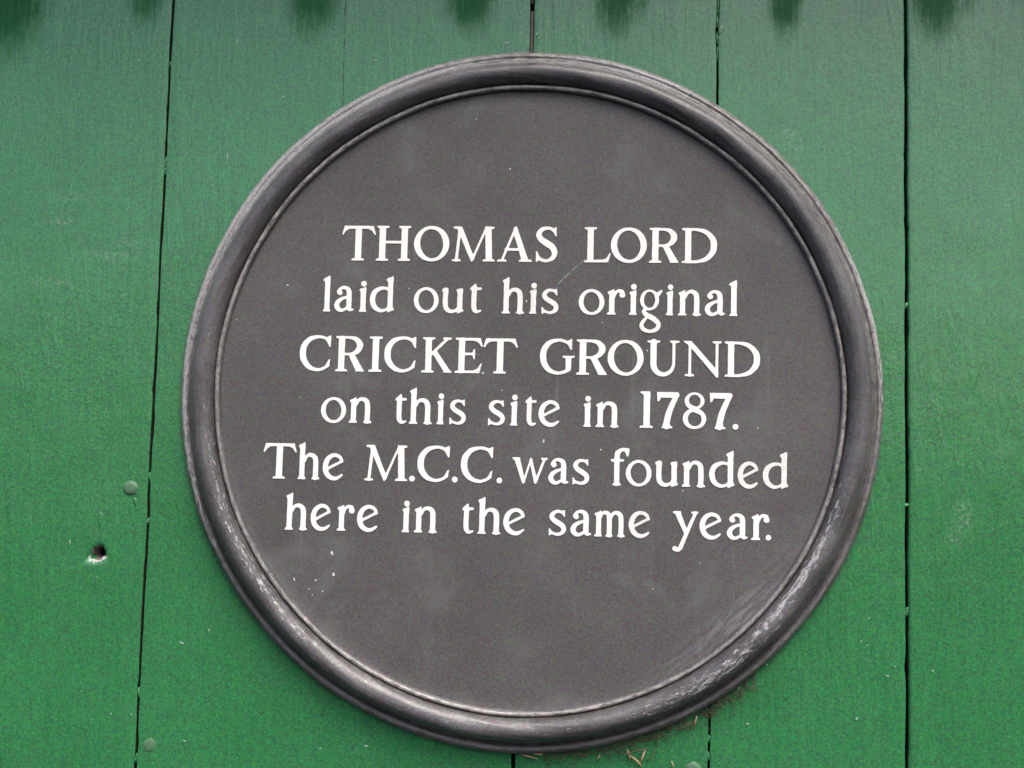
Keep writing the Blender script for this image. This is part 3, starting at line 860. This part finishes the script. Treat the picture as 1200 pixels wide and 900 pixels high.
def contours(D, x0, y0, st):
    """closed outlines of D = 0, solid on the left"""
    nx, ny = D.shape
    nxt, pos = {}, {}
    S = D < 0
    mixed = np.argwhere((S[:-1, :-1] != S[1:, :-1]) | (S[:-1, :-1] != S[:-1, 1:]) | (S[:-1, :-1] != S[1:, 1:]))
    def ept(a, b):
        key = (a, b) if a < b else (b, a)
        if key not in pos:
            (ax, ay), (bx, by) = key
            da, db = D[ax, ay], D[bx, by]
            t = da / (da - db)
            pos[key] = (x0 + st * (ax + (bx - ax) * t), y0 + st * (ay + (by - ay) * t))
        return key
    for i, j in mixed:
        c = [(i, j), (i + 1, j), (i + 1, j + 1), (i, j + 1)]
        c = [(int(a), int(b)) for a, b in c]
        ins = [bool(S[q]) for q in c]
        outs, inn = [], []
        for q in range(4):
            a, b = ins[q], ins[(q + 1) % 4]
            if a and not b: outs.append(ept(c[q], c[(q + 1) % 4]))
            if b and not a: inn.append(ept(c[q], c[(q + 1) % 4]))
        if len(outs) == 1: nxt[outs[0]] = inn[0]
        else:
            for o in outs:
                best = min(inn, key=lambda e: (pos[e][0] - pos[o][0]) ** 2 + (pos[e][1] - pos[o][1]) ** 2)
                nxt[o] = best; inn.remove(best)
    loops = []
    while nxt:
        s = next(iter(nxt)); cur = nxt.pop(s); lp = [pos[s]]
        while cur != s and cur in nxt:
            lp.append(pos[cur]); cur = nxt.pop(cur)
        if len(lp) > 5: loops.append(lp)
    return loops


def thin(lp, eps):
    P = np.array(lp)
    def rdp(a, b):
        if b <= a + 1: return []
        d = P[b] - P[a]; L = np.hypot(*d) + 1e-12
        q = P[a + 1:b] - P[a]
        e = np.abs(q[:, 0] * d[1] - q[:, 1] * d[0]) / L
        m = int(e.argmax())
        if e[m] < eps and b - a < 14: return []
        m += a + 1
        return rdp(a, m) + [m] + rdp(m, b)
    n = len(P); h = n // 2
    idx = [0] + rdp(0, h) + [h] + rdp(h, n - 1)
    return [tuple(P[i]) for i in idx]


def area(lp):
    P = np.array(lp); Q = np.roll(P, -1, 0)
    return 0.5 * float((P[:, 0] * Q[:, 1] - Q[:, 0] * P[:, 1]).sum())


def inside(p, lp):
    r = False
    for (x0, y0), (x1, y1) in zip(lp, lp[1:] + lp[:1]):
        if (y0 > p[1]) != (y1 > p[1]) and p[0] < (x1 - x0) * (p[1] - y0) / (y1 - y0) + x0: r = not r
    return r


def shear(px): return 0.050 - 0.0522 * (px - 180) / 883


LET_H = 0.0005


def letter(ch, x0, x1, base, hs, parent, seed, worn=0.0):
    w, ops = GL[ch]
    st = 0.32
    xs = np.arange(-2, w + 2.01, st); ys = np.arange(-23 if ch in 'gy' else -3, 46, st)
    GX, GY = np.meshgrid(xs, ys, indexing='ij')
    g = np.random.default_rng(seed)
    ph = g.uniform(0, 6.28, 6)
    D = sdf(ops, GX, GY) - 0.01
    D = D + 0.10 * np.sin(GX * 0.31 + GY * 0.17 + ph[0]) * np.sin(GY * 0.23 + ph[1]) + 0.07 * np.sin(GX * 0.9 + ph[2]) * np.sin(GY * 0.8 + ph[3])
    D[0, :] = D[-1, :] = D[:, 0] = D[:, -1] = 1.0
    loops = [thin(l, 0.035) for l in contours(D, xs[0], ys[0], st)]
    sx = (x1 - x0) / w
    def to3(p, y):
        px = x0 + p[0] * sx + p[1] * hs * shear(x0) - 0.4 * shear(x0) * 20
        return tuple(at(px, base(px) - p[1] * hs, y))
    outer = [l for l in loops if area(l) > 0]; holes = [l for l in loops if area(l) <= 0]
    V, Fc = [], []
    for o in outer:
        polys = [o] + [h for h in holes if inside(h[0], o)]
        flat = [p for l in polys for p in l]
        tris = tessellate_polygon([[Vector((p[0], p[1], 0)) for p in l] for l in polys])
        b0 = len(V)
        V += [to3(p, FIELD_Y - LET_H) for p in flat]
        for t in tris:
            a, b, c = (flat[q] for q in t)
            cz = (b[0] - a[0]) * (c[1] - a[1]) - (b[1] - a[1]) * (c[0] - a[0])
            if abs(cz) < 1e-9: continue
            Fc.append(tuple(b0 + q for q in (t if cz > 0 else t[::-1])))
        b1 = len(V)
        V += [to3(p, FIELD_Y + 0.0006) for p in flat]
        k = 0
        for l in polys:
            m = len(l)
            for q in range(m):
                a, b = k + q, k + (q + 1) % m
                Fc.append((b0 + b, b0 + a, b1 + a, b1 + b))
            k += m
    org = to3((w / 2, 0), FIELD_Y)
    V = np.array(V)
    return mesh_obj("letter", V, Fc, M_LET, parent, org, False, None, None, {"worn": [worn] * len(V)})


def ln(xa, ya, xb, yb): return lambda x: ya + (yb - ya) * (x - xa) / (xb - xa)


LINES = [
 (ln(420, 305.2, 820, 308.3), 1.0, [('T', 400.2, 439.8), ('H', 440.5, 481.2), ('O', 484.8, 526.2), ('M', 529.5, 580), ('A', 582.5, 623.5), ('S', 627.7, 653),
   ('L', 684.4, 715.6), ('O', 715.6, 757.8), ('R', 760.3, 795), ('D', 798.8, 840)]),
 (ln(382, 364.8, 860, 370.2), 1.0, [('l', 377.8, 387), ('a', 391.7, 414.5), ('i', 420.3, 429.2), ('d', 433, 461.7), ('o', 484.7, 513.8), ('u', 517.5, 543.3), ('t', 549.8, 564),
   ('h', 588, 614.3), ('i', 620, 628.8), ('s', 634.5, 654.3), ('o', 678, 708), ('r', 710.6, 732.7), ('i', 737, 746), ('g', 749.5, 775.8), ('i', 780.2, 788.8), ('n', 794.6, 821.4), ('a', 825.8, 849.8), ('l', 854, 864.2)]),
 (ln(410, 435.2, 870, 441.7), 1.01, [('C', 350.8, 387), ('R', 392.5, 426.3), ('I', 431.8, 447.7), ('C', 450, 487), ('K', 493.8, 529), ('E', 532.7, 565.2), ('T', 566, 606.2),
   ('G', 632.5, 673.3), ('R', 675, 711), ('O', 711.8, 754), ('U', 758.2, 796), ('N', 800.2, 845.2), ('D', 849, 890.5)]),
 (ln(422, 495.5, 840, 502.7), 1.0, [('o', 376, 405.3), ('n', 409, 435.3), ('t', 462.3, 476.2), ('h', 479.2, 506), ('i', 511.5, 519.8), ('s', 526.5, 545.8),
   ('s', 572, 591.5), ('i', 597.5, 606.2), ('t', 614.8, 628.3), ('e', 631, 656), ('i', 683.3, 692.3), ('n', 698, 725), ('1', 749.5, 765), ('7', 769.3, 796), ('8', 800, 827.5), ('7', 831.3, 858.3), ('.', 858.5, 865.3)]),
 (ln(327, 560.8, 812, 570.5), 1.02, [('T', 307.8, 346.8), ('h', 348.8, 374.5), ('e', 378, 402.3), ('M', 427, 477.5), ('.', 479.5, 486.3), ('C', 488.7, 526.3), ('.', 529.7, 536.3), ('C', 539.7, 577.2), ('.', 582, 588.7),
   ('w', 600, 641.2), ('a', 642.5, 666.2), ('s', 670.8, 690.5), ('f', 715.8, 737.2), ('o', 733.2, 763.3), ('u', 767.5, 794.7), ('n', 799.2, 826.3), ('d', 830.8, 860.8), ('e', 864.5, 888.8), ('d', 893.7, 923.7)]),
 (ln(347, 620.7, 890, 632.8), 1.02, [('h', 334, 360), ('e', 363.8, 387.3), ('r', 394, 415.2), ('e', 418.2, 442.8), ('i', 470.8, 479.5), ('n', 485.3, 512), ('t', 540.8, 554.7), ('h', 559.5, 586.7), ('e', 589.7, 615),
   ('s', 643, 663.3), ('a', 668.3, 692.8), ('m', 696.2, 732.5), ('e', 736.7, 761.7), ('y', 788, 818), ('e', 819.7, 845.5), ('a', 851.7, 876.2), ('r', 879.6, 902), ('.', 897.2, 903.8)]),
]
WORN = {(1, 5): .5, (1, 6): .6, (1, 7): .4, (1, 8): .9, (1, 9): .5, (3, 8): .5, (3, 5): .3, (4, 17): .8, (4, 18): .9, (5, 12): .9, (5, 11): .3, (5, 17): .4, (0, 6): .25, (2, 7): .25}
for li, (base, hs, items) in enumerate(LINES):
    c = at((items[0][1] + items[-1][2]) / 2, base(600), FIELD_Y)
    line = empty("inscription_line")
    line.parent = plaque
    line.location = Vector(c) - plaque.location
    for q, (ch, x0, x1) in enumerate(items):
        o = letter(ch, x0, x1, base, hs, plaque, 1000 + li * 40 + q, WORN.get((li, q), 0.0))
        wl_ = o.location.copy() + plaque.location
        o.parent = line
        o.location = wl_ - Vector(c)

# ------------------------------------------------------------------ bits caught under the rim
def tube(pts, rad, n=6):
    V, Fc = [], []
    P = [np.array(p, float) for p in pts]
    for q, p in enumerate(P):
        d = P[min(q + 1, len(P) - 1)] - P[max(q - 1, 0)]
        d /= np.linalg.norm(d) + 1e-12
        a = np.cross(d, (0, 1, 0)); a /= np.linalg.norm(a) + 1e-9
        b = np.cross(d, a)
        r = rad[q] if isinstance(rad, (list, tuple)) else rad
        for k in range(n):
            th = 2 * math.pi * k / n
            V.append(p + r * (a * math.cos(th) + b * math.sin(th) * 0.6))
        if q:
            for k in range(n):
                Fc.append(((q - 1) * n + k, (q - 1) * n + (k + 1) % n, q * n + (k + 1) % n, q * n + k))
    Fc.append(tuple(range(n))[::-1]); Fc.append(tuple(range((len(P) - 1) * n, len(P) * n)))
    return V, Fc


def straw(pxs, rpx, label, mat=M_STRAW, name="straw"):
    pts = [at(px, py, y) for px, py, y in pxs]
    k = 0.00073
    rad = [rpx * k * (0.7 if q in (0, len(pts) - 1) else 1.0) for q in range(len(pts))]
    v, f = tube(pts, rad)
    o = mesh_obj(name, v, f, mat, None, np.mean(pts, 0))
    tag(o, label, "straw", "dry straws caught below the rim")


straw([(604, 882, -.003), (616, 885.5, -.004), (630, 889.5, -.003)], 0.9, "longer thin straw sticking out beside the middle joint below the rim")
straw([(612, 882.5, -.003), (624, 883.5, -.005), (636, 884, -.006)], 0.6, "short pale straw lying flat along the rim beside the middle joint")
straw([(737, 885, -.001), (743, 889, -.003), (748, 893, -.003), (752, 899, -.002)], 1.2, "bent brown stalk of the tuft at the lower rim")
straw([(750, 895, -.002), (753, 887, -.004), (756, 879, -.003)], 1.2, "upright golden straw forming the right arm of the tuft")
straw([(735, 878, -.002), (737, 884, -.003), (738, 891, -.002)], 1.1, "short stubby straw at the left of the tuft")
straw([(814, 853, -.002), (814.5, 846, -.003), (817, 839, -.003)], 0.9, "small pale straw hanging near the right lower joint")
straw([(787, 892, -.001), (788, 895, -.002), (790, 900, -.002)], 0.8, "faint brown straw low between the tuft and the right lower joint")
straw([(480, 857, -.002), (492, 862, -.004), (512, 868, -.003)], 1.0, "flat pale splinter tucked under the lower left rim")
straw([(699, 892, -.001), (701, 888, -.003), (703, 885, -.002)], 0.7, "tiny straw stub left of the tuft below the rim")

straw([(756, 893, -.002), (762, 889, -.003), (767, 882, -.004), (769, 876, -.003)], 0.6, "thin grey wisp arching up to the rim right of the tuft", M_COBWEB)
straw([(722, 881, -.003), (733, 884, -.004), (745, 880, -.005), (760, 877, -.005)], 0.7, "dark brown strand running along the rim just above the tuft", M_COBWEB)
straw([(792, 856, -.003), (800, 853, -.004), (811, 846, -.005)], 0.7, "dark brown strand hugging the rim left of the right lower joint", M_COBWEB)
# brown fluff along the lower edge
def fluff():
    V, Fc = [], []
    g = np.random.default_rng(5)
    for q in range(420):
        t = g.uniform(0, 1)
        th = math.radians(-86 + 36 * t ** 0.8)
        r = 0.3005 + abs(g.normal(0, 0.0045))
        p = np.array((r * math.cos(th), -0.0012 - g.uniform(0, 0.002), r * math.sin(th)))
        d = g.normal(0, 1, 3) * (1, 0.3, 1); d /= np.linalg.norm(d)
        L = g.uniform(0.002, 0.010)
        m = p + d * L * 0.5 + g.normal(0, 0.0006, 3) * (1, 0.3, 1)
        v, f = tube([p, m, p + d * L], g.uniform(0.00012, 0.00026), 4)
        b = len(V); V += v; Fc += [tuple(b + k for k in ff) for ff in f]
    o = mesh_obj("cobweb_fluff", V, Fc, M_COBWEB, None, (0.09, 0, -0.29))
    tag(o, "thin brown cobweb fluff along the lower right edge of the plaque", "cobweb", None, "stuff")


fluff()
